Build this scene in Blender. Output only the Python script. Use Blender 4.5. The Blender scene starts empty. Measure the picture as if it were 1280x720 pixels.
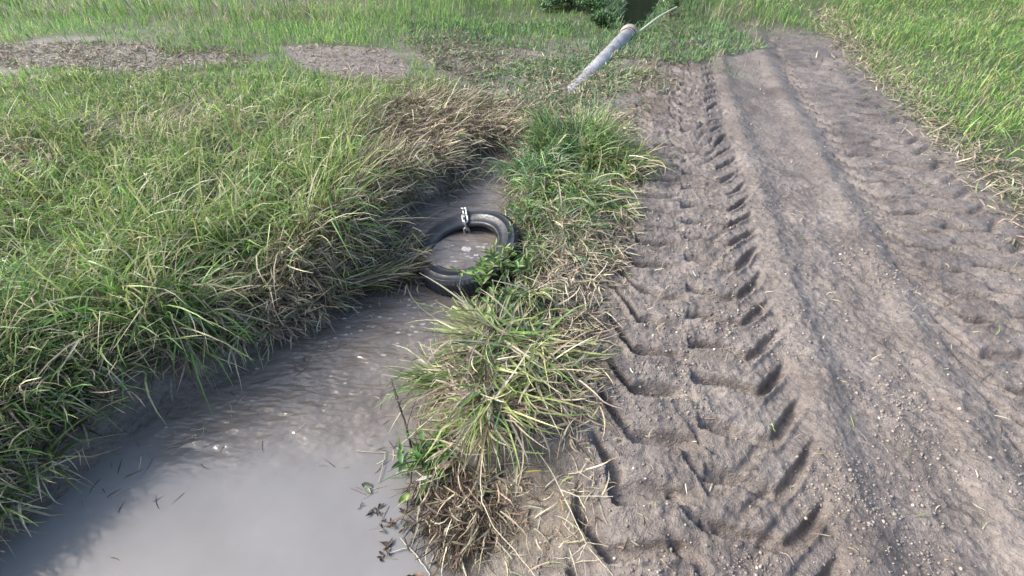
import bpy, math
import numpy as np
R = math.radians
S = bpy.context.scene
C = S.collection

# ------------------------------------------------------------------ camera, sky, sun, exposure
CAM_H, PITCH, FPX = 1.70, R(40.0), 600.0
cam_d = bpy.data.cameras.new('camera'); cam = bpy.data.objects.new('camera', cam_d); C.objects.link(cam)
cam.location = (0, 0, CAM_H); cam.rotation_euler = (math.pi/2 - PITCH, 0, 0)
cam_d.sensor_width = 36; cam_d.lens = FPX/1280*36; cam_d.clip_start = 0.05; cam_d.clip_end = 1000
S.camera = cam
W = bpy.data.worlds.new('World'); S.world = W; W.use_nodes = True
nt = W.node_tree; bg = nt.nodes['Background']
SUN_EL, SUN_AZ = R(36), R(-84)          # azimuth from +Y towards +X
sky = nt.nodes.new('ShaderNodeTexSky'); sky.sky_type = 'NISHITA'; sky.sun_disc = False
sky.sun_elevation = SUN_EL; sky.sun_rotation = SUN_AZ; sky.air_density = 1.0; sky.dust_density = 4.0; sky.ozone_density = 1.0
nt.links.new(sky.outputs[0], bg.inputs[0]); bg.inputs[1].default_value = 0.15
sd = bpy.data.lights.new('sun', 'SUN'); sun = bpy.data.objects.new('sun', sd); C.objects.link(sun)
sd.energy = 2.1; sd.angle = R(22); sd.color = (1.0, 0.96, 0.92)
sun.rotation_euler = (math.pi/2 - SUN_EL, 0, math.pi - SUN_AZ)
S.view_settings.view_transform = 'Standard'; S.view_settings.look = 'None'; S.view_settings.gamma = 1
S.view_settings.exposure = 1.14
S.cycles.max_bounces = 6; S.cycles.transparent_max_bounces = 4

rng = np.random.default_rng(7)
sp_, cp_ = math.sin(PITCH), math.cos(PITCH)

def at(px, py, z=0.0):
    """point of the horizontal level z that the photograph shows at (px, py)"""
    u, v = (px-640)/FPX, (360-py)/FPX
    d = (CAM_H - z)/(sp_ - cp_*v)
    return (u*d, d*(cp_ + sp_*v), z)

# ------------------------------------------------------------------ noise
def vn(x, y, seed=0):
    xi = np.floor(x); yi = np.floor(y); fx = x-xi; fy = y-yi
    fx = fx*fx*fx*(fx*(fx*6-15)+10); fy = fy*fy*fy*(fy*(fy*6-15)+10)
    def h(a, b):
        n = (a.astype(np.int64)*374761393 + b.astype(np.int64)*668265263 + seed*1442695041) & 0xffffffff
        n = ((n ^ (n >> 13))*1274126177) & 0xffffffff
        n = ((n ^ (n >> 16))*2246822519) & 0xffffffff
        return ((n ^ (n >> 15)) & 0xffffff)/float(0xffffff)
    a = h(xi, yi); b = h(xi+1, yi); c = h(xi, yi+1); d = h(xi+1, yi+1)
    return (a + (b-a)*fx)*(1-fy) + (c + (d-c)*fx)*fy
def fbm(x, y, o=4, seed=0):
    s = 0; a = 0.5; t = 0
    for i in range(o):
        s = s + a*vn(x*2**i+17.3*i, y*2**i-9.1*i, seed+i*31); t += a; a *= .5
    return s/t - .5
def sm(a, b, x):
    t = np.clip((x-a)/(b-a), 0, 1); return t*t*(3-2*t)
def sdist(x, y, poly):
    """signed distance to a polygon, negative inside"""
    P = np.array([p[:2] for p in poly]); Q = np.roll(P, -1, 0)
    d = np.full(x.shape, 1e9); ins = np.zeros(x.shape, bool)
    for (ax, ay), (bx, by) in zip(P, Q):
        ex, ey = bx-ax, by-ay
        t = np.clip(((x-ax)*ex + (y-ay)*ey)/(ex*ex+ey*ey+1e-12), 0, 1)
        d = np.minimum(d, (x-ax-t*ex)**2 + (y-ay-t*ey)**2)
        if ay != by:
            c = ((ay > y) != (by > y)) & (x < (bx-ax)*(y-ay)/(by-ay)+ax); ins ^= c
    d = np.sqrt(d); return np.where(ins, -d, d)

# ------------------------------------------------------------------ the lie of the land
Z_UP, Z_LO = -0.105, -0.235
ditch = [at(*p, Z_LO) for p in [(585,760),(572,716),(560,690),(590,668),(560,640),(535,600),(520,560),(530,515),(552,470),(556,420),(580,385)]]
ditch += [at(*p, Z_UP) for p in [(640,360),(668,318),(668,270),(640,248),(652,215),(640,196),(612,190),(590,200),(575,232),(540,252),(505,268),(478,300),(452,334)]]
ditch += [(-1.02,2.05,0),(-1.35,1.75,0),(-1.8,1.2,0),(-2.05,.5,0),(-2.1,-1.5,0),(-.25,-1.5,0)]
pond = [at(*p, -0.10) for p in [(774,38),(770,24),(779,6),(776,-25),(790,-48),(880,-48),(846,-18),(828,2),(816,22),(805,37),(790,42)]]

ROAD_A, ROAD_X0 = math.atan(0.25), 0.03
def road_sw(x, y):
    xr = x-ROAD_X0
    bend = 0.012*np.clip(y-5, 0, 40)**2
    xr = xr-bend
    return xr*math.sin(ROAD_A)+y*math.cos(ROAD_A), xr*math.cos(ROAD_A)-y*math.sin(ROAD_A)

def lug(s, w, width, P, flip):
    e = np.minimum(w, width-w)
    sh = -1.35*np.clip(e, -.05, .15) + .16*np.clip(e-.15, 0, .5) + np.where(w < width*.5, 0, P*.5)
    ph = ((s-sh)/P) % 1.0
    d = sm(.0, .045, ph)*(1-sm(.26, .42, ph)) - .35*sm(.84, .97, ph)
    m = sm(-.02, .04, w)*(1-sm(width-.04, width+.03, w))*(.35+.65*sm(.0, .09, np.abs(w-width*.5)))
    return d*m, m

def height(x, y):
    dd = sdist(x, y, ditch); dp = sdist(x, y, pond)
    s, w = road_sw(x, y)
    base = .05*fbm(x*.5, y*.5, 2, 3)*sm(1, 6, y)
    left = sm(-.2, -.9, x)
    base = base + .07*left
    # little levee between ditch and track
    lev = np.exp(-((dd-.25)/.18)**2)*(x > -.6)*sm(5, 3, y)
    base = base + .035*lev - .10*sm(1.15, .7, y)*sm(.55, .1, x)*(x > -.9)
    clod = fbm(x*5, y*5, 4, 11)*.024 + np.clip(fbm(x*17, y*17, 4, 21)-.02, -.1, 1)*.032 + np.abs(fbm(x*38, y*38, 3, 25))*.022
    rm = sm(-.10, .02, w)*(1-sm(2.55, 2.8, w))
    wx = w + .10*fbm(x*2.6, y*2.6, 3, 41); sx = s + .17*fbm(x*2.1, y*2.1, 4, 47)
    amp = .65+.75*vn(x*2.8, y*2.8, 51)
    l1, m1 = lug(sx, wx, .84, .225, 0)
    l1 = l1*(1-.35*sm(.50, .68, wx))
    l2, m2 = lug(sx+.07, wx-1.62, .84, .225, 0)
    l2 = l2*(1-.35*sm(.50, .68, wx-1.62))
    l3, _ = lug(sx*1.01+.11, wx-.30, .40, .19, 0)
    tread = -.060*l1*amp*(1+.5*sm(3, 6, y)) - .048*l2*amp - .016*l3*sm(.45, .7, vn(x*1.3, y*1.3, 57))
    berm = .03*np.exp(-((w-.95)/.09)**2) + .03*np.exp(-((w-1.50)/.09)**2) + .012*np.exp(-((w+.04)/.07)**2)
    tread = tread + berm*rm
    calm = 1-.45*(l1+l2)
    z = base + clod*(.45+.55*rm)*calm*(1-.5*sm(6, 12, y)) + tread*rm
    # ditch bank
    shore = sm(.0, .30-.12*sm(2.0, 2.6, y), dd)
    flat = sm(.0, .55, dd)
    gentle = (y < 1.05)*(x > -.6)
    k = np.where(gentle, flat, shore)
    lvl = np.where(y > 2.35, Z_UP, Z_LO)
    low = lvl + .012 - .25*sm(0, .18, -dd)
    z = np.where(dd < 0, low, low + (z-low)*k) + (dd > 0)*sm(0, .06, dd)*sm(.5, .1, dd)*(.05*fbm(x*7, y*7, 4, 83)+.01)
    kp = sm(.0, .3, dp)
    lowp = -.07-.3*sm(0, .3, -dp)
    z = np.where(dp < 0, lowp, lowp+(z-lowp)*kp)
    return z, dd, dp, s, w, rm

def axis(lo, hi, step, gl, gh, g=1.03):
    a = list(np.arange(lo, hi, step)); b = [a[-1]]; d = step
    while b[-1] < gh: d *= g; b.append(b[-1]+d)
    c = [a[0]]; d = step
    while c[-1] > gl: d *= g*1.03; c.append(c[-1]-d)
    return np.array(c[::-1][:-1]+a+b[1:])
AX = axis(-1.0, 2.1, .0085, -250, 250, 1.025); AY = axis(.45, 3.4, .0085, -40, 400, 1.013)
GX, GY = np.meshgrid(AX, AY)
GZ, GDD, GDP, GS_, GW, GRM = height(GX, GY)

def interp(G, x, y):
    i = np.clip(np.searchsorted(AX, x)-1, 0, len(AX)-2); j = np.clip(np.searchsorted(AY, y)-1, 0, len(AY)-2)
    fx = np.clip((x-AX[i])/(AX[i+1]-AX[i]), 0, 1); fy = np.clip((y-AY[j])/(AY[j+1]-AY[j]), 0, 1)
    return (G[j, i]*(1-fx)+G[j, i+1]*fx)*(1-fy) + (G[j+1, i]*(1-fx)+G[j+1, i+1]*fx)*fy
def water_z(x, y):
    c = 2.30 + .10*np.clip(((x+.25)/.33)**2, 0, 1.2); return Z_LO + (Z_UP-Z_LO)*sm(c-.06, c+.06, y)
def floor_z(x, y):
    z = interp(GZ, x, y); dd = interp(GDD, x, y)
    return np.where(dd < .1, np.maximum(z, water_z(x, y)), z)

# ------------------------------------------------------------------ mesh helpers
def mesh_obj(name, V, F, mat, col=None, parent=None, smooth=True):
    """F: (n,k) int array of quads or triangles"""
    me = bpy.data.meshes.new(name); V = np.asarray(V, np.float32); F = np.asarray(F, np.int32)
    n, k = F.shape
    me.vertices.add(len(V)); me.vertices.foreach_set('co', V.ravel())
    me.loops.add(n*k); me.loops.foreach_set('vertex_index', F.ravel())
    me.polygons.add(n); me.polygons.foreach_set('loop_start', np.arange(n, dtype=np.int32)*k)
    me.polygons.foreach_set('use_smooth', np.full(n, smooth))
    me.update(calc_edges=True)
    if col is not None:
        a = me.color_attributes.new('col', 'FLOAT_COLOR', 'POINT')
        c = np.ones((len(V), 4), np.float32); c[:, :col.shape[1]] = col; a.data.foreach_set('color', c.ravel())
    me.materials.append(mat)
    o = bpy.data.objects.new(name, me); C.objects.link(o)
    if parent is not None: o.parent = parent
    return o
def tag(o, label=None, cat=None, group=None, kind=None):
    if label: o['label'] = label
    if cat: o['category'] = cat
    if group: o['group'] = group
    if kind: o['kind'] = kind
    return o
def empty(name, loc=(0,0,0)):
    o = bpy.data.objects.new(name, None); o.location = loc; o.empty_display_size = .1; C.objects.link(o); return o

class Acc:
    def __init__(s): s.V = []; s.F = []; s.c = []; s.n = 0
    def add(s, V, F, c=None):
        s.V.append(V); s.F.append(F+s.n); s.n += len(V)
        if c is not None: s.c.append(c)
    def build(s, name, mat, parent=None, smooth=True):
        return mesh_obj(name, np.concatenate(s.V), np.concatenate(s.F), mat, np.concatenate(s.c) if s.c else None, parent, smooth)

def blades(acc, P, L, Wd, az, lean, curl, col, tip=None, seg=5, prof='blade', keel=True, clamp=True, lift=.006, kink=0.0, side=0.0):
    """many ribbon blades at once: roots P (n,3), length, width, heading, first tilt from vertical, added tilt along the blade"""
    n = len(P)
    if n == 0: return
    L, Wd, az, lean, curl = [np.broadcast_to(np.asarray(a, float), (n,)) for a in (L, Wd, az, lean, curl)]
    t = np.linspace(0, 1, seg+1)
    pos = np.zeros((n, seg+1, 3)); pos[:, 0] = P
    azz = az[:, None] + (rng.normal(0, 1, n)*side)[:, None]*t[None]**1.5
    tilt = lean[:, None] + curl[:, None]*t[None]**1.3
    if kink > 0:
        kp = rng.uniform(.25, .85, n); kk = (rng.random(n) < kink)*rng.uniform(.5, 1.7, n)
        tilt = tilt + kk[:, None]*(t[None] > kp[:, None])
    tilt = np.clip(tilt, -2.2, 2.6)
    for i in range(seg):
        a = tilt[:, i]; z = azz[:, i]
        pos[:, i+1] = pos[:, i] + (L/seg)[:, None]*np.stack([np.sin(a)*np.sin(z), np.sin(a)*np.cos(z), np.cos(a)], 1)
    if clamp:
        fz = floor_z(pos[:, 1:, 0].ravel(), pos[:, 1:, 1].ravel()).reshape(n, seg)
        pos[:, 1:, 2] = np.maximum(pos[:, 1:, 2], fz + lift*rng.uniform(.3, 3, (n, 1)))
    tw = rng.normal(0, .5, n)[:, None] + rng.normal(0, .7, n)[:, None]*t[None]
    sd = np.stack([np.cos(azz)*np.cos(tw), -np.sin(azz)*np.cos(tw), np.sin(tw)], 2)
    if prof == 'blade': w = np.clip(1.25*(1-t)**.55, .10, 1)*np.clip(.65+2*t, 0, 1)
    elif prof == 'leaf': w = np.sin(np.pi*np.clip(t*.93+.04, 0, 1))**.8
    else: w = np.full(seg+1, 1.0)
    hw = (Wd[:, None]*w[None]*.5)[..., None]*sd
    if keel:
        up = np.cross(sd, np.stack([np.sin(tilt)*np.sin(azz), np.sin(tilt)*np.cos(azz), np.cos(tilt)], 2))
        mid = pos - up*(Wd[:, None]*w[None]*.22)[..., None]
        V = np.stack([pos-hw, mid, pos+hw], 2); m = 3
    else:
        V = np.stack([pos-hw, pos+hw], 2); m = 2
    b = (np.arange(n)*(seg+1)*m)[:, None, None]; i = (np.arange(seg)*m)[None, :, None]; j = np.arange(m-1)[None, None, :]
    a0 = b+i+j
    F = np.stack([a0, a0+1, a0+1+m, a0+m], -1).reshape(-1, 4)
    if tip is None: tip = col
    cc = col[:, None, :]*(1-t[None, :, None]**1.5) + tip[:, None, :]*t[None, :, None]**1.5
    cc = np.repeat(cc[:, :, None, :], m, 2).reshape(-1, 3)
    acc.add(V.reshape(-1, 3), F, cc)

def pal(n, cols, wts, jit=.16):
    cols = np.array(cols); i = rng.choice(len(cols), n, p=np.array(wts)/sum(wts))
    c = cols[i]*np.exp(rng.normal(0, jit, (n, 1)))*np.exp(rng.normal(0, .05, (n, 3)))
    return np.clip(c, 0, .8)

def tube(acc, pts, rad, k=5, col=None, cap=True):
    pts = np.asarray(pts, float); n = len(pts); rad = np.broadcast_to(rad, (n,))
    T = np.gradient(pts, axis=0); T /= np.linalg.norm(T, axis=1)[:, None]+1e-9
    up = np.array([0, 0, 1.]) if abs(T[0, 2]) < .9 else np.array([1., 0, 0])
    A = np.cross(T, up); A /= np.linalg.norm(A, axis=1)[:, None]+1e-9; B = np.cross(T, A)
    th = np.arange(k)*2*np.pi/k
    V = pts[:, None] + rad[:, None, None]*(np.cos(th)[None, :, None]*A[:, None]+np.sin(th)[None, :, None]*B[:, None])
    V = V.reshape(-1, 3)
    F = [[i*k+j, i*k+(j+1) % k, (i+1)*k+(j+1) % k, (i+1)*k+j] for i in range(n-1) for j in range(k)]
    if cap:
        V = np.vstack([V, pts[0], pts[-1]])
        F += [[j, n*k, n*k, (j+1) % k] for j in range(0)]
    acc.add(V if not cap else V, np.array(F), None if col is None else np.broadcast_to(np.array(col, float), (len(V), 3)).copy())

# ------------------------------------------------------------------ materials
def mat_new(name):
    m = bpy.data.materials.new(name); m.use_nodes = True; t = m.node_tree
    return m, t, t.nodes['Principled BSDF']
def N(t, typ, **kw):
    n = t.nodes.new(typ)
    for k, v in kw.items():
        if k.startswith('i_'): n.inputs[k[2:].replace('_', ' ')].default_value = v
        else: setattr(n, k, v)
    return n
def noise(t, scale, detail=4, rough=.5, vec=None):
    n = N(t, 'ShaderNodeTexNoise'); n.inputs['Scale'].default_value = scale; n.inputs['Detail'].default_value = detail; n.inputs['Roughness'].default_value = rough
    if vec is None:
        g = N(t, 'ShaderNodeNewGeometry'); vec = g.outputs['Position']
    t.links.new(vec, n.inputs['Vector']); return n
def ramp(t, src, stops):
    r = N(t, 'ShaderNodeValToRGB'); e = r.color_ramp.elements
    while len(e) < len(stops): e.new(.5)
    for el, (p, c) in zip(e, stops):
        el.position = p; el.color = (*c, 1) if len(c) == 3 else c
    t.links.new(src, r.inputs[0]); return r
def mix(t, fac, a, b):
    m = N(t, 'ShaderNodeMix', data_type='RGBA')
    for s, i in ((fac, 0), (a, 6), (b, 7)):
        if hasattr(s, 'links'): t.links.new(s, m.inputs[i])
        else: m.inputs[i].default_value = s if i == 0 else (*s, 1)
    return m.outputs[2]

def leafy(name, trans=.30, rough=.5, spec=.4):
    m, t, b = mat_new(name)
    a = N(t, 'ShaderNodeAttribute', attribute_name='col')
    n = noise(t, 60, 2)
    r = ramp(t, n.outputs[0], [(.3, (.75, .75, .75)), (.7, (1.2, 1.2, 1.2))])
    mm = N(t, 'ShaderNodeMix', data_type='RGBA', blend_type='MULTIPLY'); mm.inputs[0].default_value = 1
    t.links.new(a.outputs[0], mm.inputs[6]); t.links.new(r.outputs[0], mm.inputs[7])
    t.links.new(mm.outputs[2], b.inputs['Base Color']); b.inputs['Roughness'].default_value = rough
    b.inputs['Specular IOR Level'].default_value = spec
    tr = N(t, 'ShaderNodeBsdfTranslucent'); t.links.new(mm.outputs[2], tr.inputs[0])
    ms = N(t, 'ShaderNodeMixShader'); ms.inputs[0].default_value = trans
    t.links.new(b.outputs[0], ms.inputs[1]); t.links.new(tr.outputs[0], ms.inputs[2])
    t.links.new(ms.outputs[0], t.nodes['Material Output'].inputs[0])
    return m
M_GREEN = leafy('living_grass', .35, .42, .5)
M_STRAW = leafy('dry_grass', .15, .6, .35)
M_STEM = leafy('stem', .0, .6, .3)

def ground_mat():
    m, t, b = mat_new('mud_and_turf')
    a = N(t, 'ShaderNodeAttribute', attribute_name='col')          # r: turf, g: wet, b: thatch
    sep = N(t, 'ShaderNodeSeparateColor'); t.links.new(a.outputs[0], sep.inputs[0])
    n1 = noise(t, 3.5, 5, .6); n2 = noise(t, 38, 5, .65); n3 = noise(t, 150, 3, .6)
    mud = ramp(t, n1.outputs[0], [(.3, (.140, .121, .108)), (.7, (.252, .225, .205))])
    g2 = ramp(t, n2.outputs[0], [(.30, (.55, .55, .56)), (.5, (1, 1, 1)), (.74, (1.28, 1.26, 1.24))])
    mm = N(t, 'ShaderNodeMix', data_type='RGBA', blend_type='MULTIPLY'); mm.inputs[0].default_value = 1
    t.links.new(mud.outputs[0], mm.inputs[6]); t.links.new(g2.outputs[0], mm.inputs[7])
    # pale grit
    gr = ramp(t, n3.outputs[0], [(.69, (0, 0, 0)), (.74, (1, 1, 1))])
    gritf = N(t, 'ShaderNodeMath', operation='MULTIPLY'); gritf.inputs[1].default_value = .55; t.links.new(gr.outputs[0], gritf.inputs[0])
    c = mix(t, gritf.outputs[0], mm.outputs[2], (.42, .38, .35))
    th = ramp(t, n2.outputs[0], [(.3, (.07, .055, .035)), (.7, (.20, .17, .11))])
    c = mix(t, sep.outputs[2], c, th.outputs[0])
    tf = ramp(t, n2.outputs[0], [(.3, (.035, .05, .02)), (.7, (.10, .13, .05))])
    c = mix(t, sep.outputs[0], c, tf.outputs[0])
    wetc = N(t, 'ShaderNodeMix', data_type='RGBA', blend_type='MULTIPLY'); t.links.new(sep.outputs[1], wetc.inputs[0])
    t.links.new(c, wetc.inputs[6]); wetc.inputs[7].default_value = (.68, .66, .66, 1)
    t.links.new(wetc.outputs[2], b.inputs['Base Color'])
    rr = N(t, 'ShaderNodeMapRange'); rr.inputs[3].default_value = .62; rr.inputs[4].default_value = .26
    t.links.new(sep.outputs[1], rr.inputs[0]); t.links.new(rr.outputs[0], b.inputs['Roughness'])
    b.inputs['Specular IOR Level'].default_value = .5
    bp = N(t, 'ShaderNodeBump'); bp.inputs['Strength'].default_value = 1; bp.inputs['Distance'].default_value = .016
    bp2 = N(t, 'ShaderNodeBump'); bp2.inputs['Strength'].default_value = .9; bp2.inputs['Distance'].default_value = .005
    t.links.new(n2.outputs[0], bp.inputs['Height']); t.links.new(n3.outputs[0], bp2.inputs['Height'])
    t.links.new(bp.outputs[0], bp2.inputs['Normal']); t.links.new(bp2.outputs[0], b.inputs['Normal'])
    return m

def water_mat():
    m, t, b = mat_new('silty_water')
    g = N(t, 'ShaderNodeNewGeometry'); P = g.outputs['Position']
    sx = N(t, 'ShaderNodeSeparateXYZ'); t.links.new(P, sx.inputs[0])
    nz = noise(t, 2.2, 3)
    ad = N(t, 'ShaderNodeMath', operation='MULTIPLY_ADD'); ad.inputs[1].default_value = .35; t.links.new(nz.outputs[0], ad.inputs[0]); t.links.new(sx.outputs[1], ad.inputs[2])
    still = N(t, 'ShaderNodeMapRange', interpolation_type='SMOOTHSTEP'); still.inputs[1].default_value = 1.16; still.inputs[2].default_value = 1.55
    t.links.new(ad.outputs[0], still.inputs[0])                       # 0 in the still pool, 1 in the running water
    n1 = noise(t, 5, 4, .6)
    brown = ramp(t, n1.outputs[0], [(.3, (.145, .127, .110)), (.7, (.205, .182, .162))])
    c = mix(t, still.outputs[0], ramp(t, noise(t, 1.6, 4, .6).outputs[0], [(.3, (.180, .177, .170)), (.7, (.240, .237, .232))]).outputs[0], brown.outputs[0])  # milky grey of the still pool has the sky's reflection painted in
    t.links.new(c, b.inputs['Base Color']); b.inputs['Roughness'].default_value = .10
    b.inputs['IOR'].default_value = 1.45; b.inputs['Specular IOR Level'].default_value = .65
    mp = N(t, 'ShaderNodeMapping'); mp.inputs['Scale'].default_value = (1, 1.8, 1); mp.inputs['Rotation'].default_value = (0, 0, .15); t.links.new(P, mp.inputs[0])
    r1 = noise(t, 6.5, 2, .45, mp.outputs[0]); r2 = noise(t, 22, 2, .5, mp.outputs[0])
    s1 = N(t, 'ShaderNodeMath', operation='MULTIPLY_ADD'); s1.inputs[1].default_value = .22; t.links.new(r2.outputs[0], s1.inputs[0]); t.links.new(r1.outputs[0], s1.inputs[2])
    st = N(t, 'ShaderNodeMapRange'); st.inputs[3].default_value = .03; st.inputs[4].default_value = .95; t.links.new(still.outputs[0], st.inputs[0])
    bp = N(t, 'ShaderNodeBump'); bp.inputs['Distance'].default_value = .035; t.links.new(st.outputs[0], bp.inputs['Strength'])
    t.links.new(s1.outputs[0], bp.inputs['Height']); t.links.new(bp.outputs[0], b.inputs['Normal'])
    return m

def plain(name, c, rough=.5, metal=0, nscale=20, var=.25, bump=.0, spec=.5, c2=None, dist=.01):
    m, t, b = mat_new(name)
    tc = N(t, 'ShaderNodeTexCoord')
    n = noise(t, nscale, 4, .6, tc.outputs['Object'])
    a = tuple(x*(1-var) for x in c); d = c2 or tuple(min(1, x*(1+var)) for x in c)
    r = ramp(t, n.outputs[0], [(.35, a), (.68, d)])
    t.links.new(r.outputs[0], b.inputs['Base Color']); b.inputs['Roughness'].default_value = rough; b.inputs['Metallic'].default_value = metal
    b.inputs['Specular IOR Level'].default_value = spec
    if bump:
        bp = N(t, 'ShaderNodeBump'); bp.inputs['Strength'].default_value = bump; bp.inputs['Distance'].default_value = dist
        t.links.new(n.outputs[0], bp.inputs['Height']); t.links.new(bp.outputs[0], b.inputs['Normal'])
    return m

# ------------------------------------------------------------------ ground
def in_poly(x, y, pts, z=0.0, soft=.0):
    return sdist(x, y, [at(*p, z) for p in pts])
P_PATCH1 = [(360,66),(430,64),(480,70),(512,94),(490,112),(440,110),(380,96)]
P_PATCH3 = [(-260,62),(-60,66),(120,58),(300,70),(330,92),(180,104),(20,92),(-160,100),(-330,84)]
P_PATCH2 = [(535,50),(600,52),(640,66),(640,92),(590,104),(540,92),(515,70)]
P_BROWN = [(500,60),(520,45),(600,42),(690,60),(770,66),(830,60),(860,80),(810,150),(720,170),(640,140),(600,120),(560,104),(520,80)]
def masks(x, y, dd, w, rm):
    far = sm(6.4, 8.6, y + 3.0*fbm(x*.9, y*.7, 4, 71) - .5*sm(2.6, 4, x))
    road = rm*(1-.8*far)
    jag = .12*fbm(x*2.5, y*2.5, 3, 77)
    levee = sm(.50, .28, dd + jag*1.2)*(y < 5)*sm(.55, .75, y)*(x > -.8)
    left = sm(.05, -.25, w + jag)
    br = sm(.25, -.1, in_poly(x, y, P_BROWN) + 2*jag)
    pt = np.maximum(sm(.1, -.08, in_poly(x, y, P_PATCH1)+jag*2), sm(.15, -.1, in_poly(x, y, P_PATCH2)+jag*2))
    pt = np.maximum(pt, sm(.2, -.1, in_poly(x, y, P_PATCH3)+1.6*fbm(x*1.2, y*1.2, 4, 79)+.15)*.85)
    lefthalf = sm(0, -.3, x + .02*y - .35 + jag)*sm(1.5, 2.2, y)
    nearbank = sm(-.3, -.9, x)
    turf = np.clip(np.maximum(left*np.maximum(lefthalf, nearbank), np.maximum(far, 0)), 0, 1)
    right = sm(2.5, 2.8, w + jag)
    turf = np.maximum(turf, right)
    turf = turf*np.maximum(sm(.12, .34, dd + jag), .0)
    return road, turf*(1-.85*br)*(1-pt), br, pt, levee, right
rd, tf, br, pt, lv, rt = masks(GX, GY, GDD, GW, GRM)
gcol = np.zeros((GX.size, 3), np.float32)
gcol[:, 0] = np.clip(tf, 0, 1).ravel()*.9
wetn = np.clip(vn(GX*1.7, GY*1.7, 91)*1.4-.5, 0, 1)
gcol[:, 1] = np.clip(sm(.10, .0, GDD) + .75*wetn*rd + .1*rd, 0, 1).ravel()
gcol[:, 2] = np.clip(.45*lv + .55*br*(vn(GX*4, GY*4, 95) > .35), 0, .95).ravel()
ny, nx = GX.shape
idx = np.arange(nx*ny).reshape(ny, nx)
GF = np.stack([idx[:-1, :-1], idx[:-1, 1:], idx[1:, 1:], idx[1:, :-1]], -1).reshape(-1, 4)
ground = mesh_obj('ground', np.stack([GX, GY, GZ], -1).reshape(-1, 3), GF, ground_mat(), gcol)
tag(ground, 'grey brown muddy ground with tractor tread marks beside the grass', 'ground', kind='structure')

# ------------------------------------------------------------------ water
wx = np.linspace(-2.6, .5, 130); wy = np.concatenate([np.linspace(-1.6, 2.1, 70), np.linspace(2.12, 2.5, 40), np.linspace(2.55, 5.0, 50)])
WX, WY = np.meshgrid(wx, wy); WZ = water_z(WX, WY) + .004*fbm(WX*6, WY*11, 2, 5)*sm(1.2, 1.6, WY)
k = np.arange(WX.size).reshape(WX.shape)
WF = np.stack([k[:-1, :-1], k[:-1, 1:], k[1:, 1:], k[1:, :-1]], -1).reshape(-1, 4)
wcx, wcy = WX.ravel()[WF].mean(1), WY.ravel()[WF].mean(1)
WF = WF[sdist(wcx, wcy, ditch) < .12]
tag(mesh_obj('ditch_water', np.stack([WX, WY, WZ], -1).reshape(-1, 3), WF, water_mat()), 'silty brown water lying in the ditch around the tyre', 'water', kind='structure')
mp_, tp_, bp_ = mat_new('pond_water')
bp_.inputs['Base Color'].default_value = (.02, .026, .018, 1); bp_.inputs['Roughness'].default_value = .12
nn = noise(tp_, 9, 2); bb = N(tp_, 'ShaderNodeBump'); bb.inputs['Strength'].default_value = .15; bb.inputs['Distance'].default_value = .02
tp_.links.new(nn.outputs[0], bb.inputs['Height']); tp_.links.new(bb.outputs[0], bp_.inputs['Normal'])
x0, y0 = min(p[0] for p in pond)-.1, min(p[1] for p in pond)-.1; x1, y1 = max(p[0] for p in pond)+.1, max(p[1] for p in pond)+.1
tag(mesh_obj('pond_water', [(x0, y0, -.1), (x1, y0, -.1), (x1, y1, -.1), (x0, y1, -.1)], [[0, 1, 2, 3]], mp_), 'dark still water beyond the buried pipe', 'water', kind='structure')

# foam flecks on the water
def disc(acc, cx, cy, cz, r, k=9, c=(.5, .47, .44), h=.0015, stretch=1.0):
    th = np.arange(k)*2*np.pi/k + rng.random()*6; rr = r*rng.uniform(.55, 1.15, k)
    ring = np.stack([cx+rr*np.cos(th)*stretch, cy+rr*np.sin(th), np.full(k, cz+.0005)], 1)
    V = np.vstack([ring, [[cx, cy, cz+h]]]); F = np.array([[j, (j+1) % k, k] for j in range(k)])
    acc.add(V, F, np.broadcast_to(np.array(c), (len(V), 3)).copy())
fo = Acc()
def foam_at(n, fx, fy, z, r0, r1, st=1.7):
    for _ in range(n):
        p = at(fx(), fy(), z)
        if sdist(np.array([p[0]]), np.array([p[1]]), ditch)[0] < -.02:
            b_ = rng.uniform(.28, .5); disc(fo, p[0], p[1], water_z(p[0], p[1])+.001, rng.uniform(r0, r1), c=(b_, b_*.95, b_*.9), stretch=st)
foam_at(90, lambda: rng.uniform(300, 560), lambda: 372+abs(rng.normal(0, 38)), Z_LO, .003, .012)
foam_at(25, lambda: rng.uniform(100, 540), lambda: rng.uniform(400, 540), Z_LO, .002, .008)
foam_at(34, lambda: rng.normal(590, 22), lambda: rng.normal(314, 8), Z_UP, .003, .012)
foam_at(20, lambda: rng.normal(590, 30), lambda: rng.normal(228, 14), Z_UP, .003, .010)
p = at(583, 311, Z_UP)
for q in range(5): disc(fo, p[0]+rng.normal(0, .012), p[1]+rng.normal(0, .01), Z_UP+.003, .024, c=(.5, .47, .44))
m_foam, tt, bbb = mat_new('foam'); aa = N(tt, 'ShaderNodeAttribute', attribute_name='col'); tt.links.new(aa.outputs[0], bbb.inputs['Base Color']); bbb.inputs['Roughness'].default_value = .25
tag(fo.build('foam', m_foam), 'pale foam flecks drifting on the brown ditch water', 'foam', kind='stuff')

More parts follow.
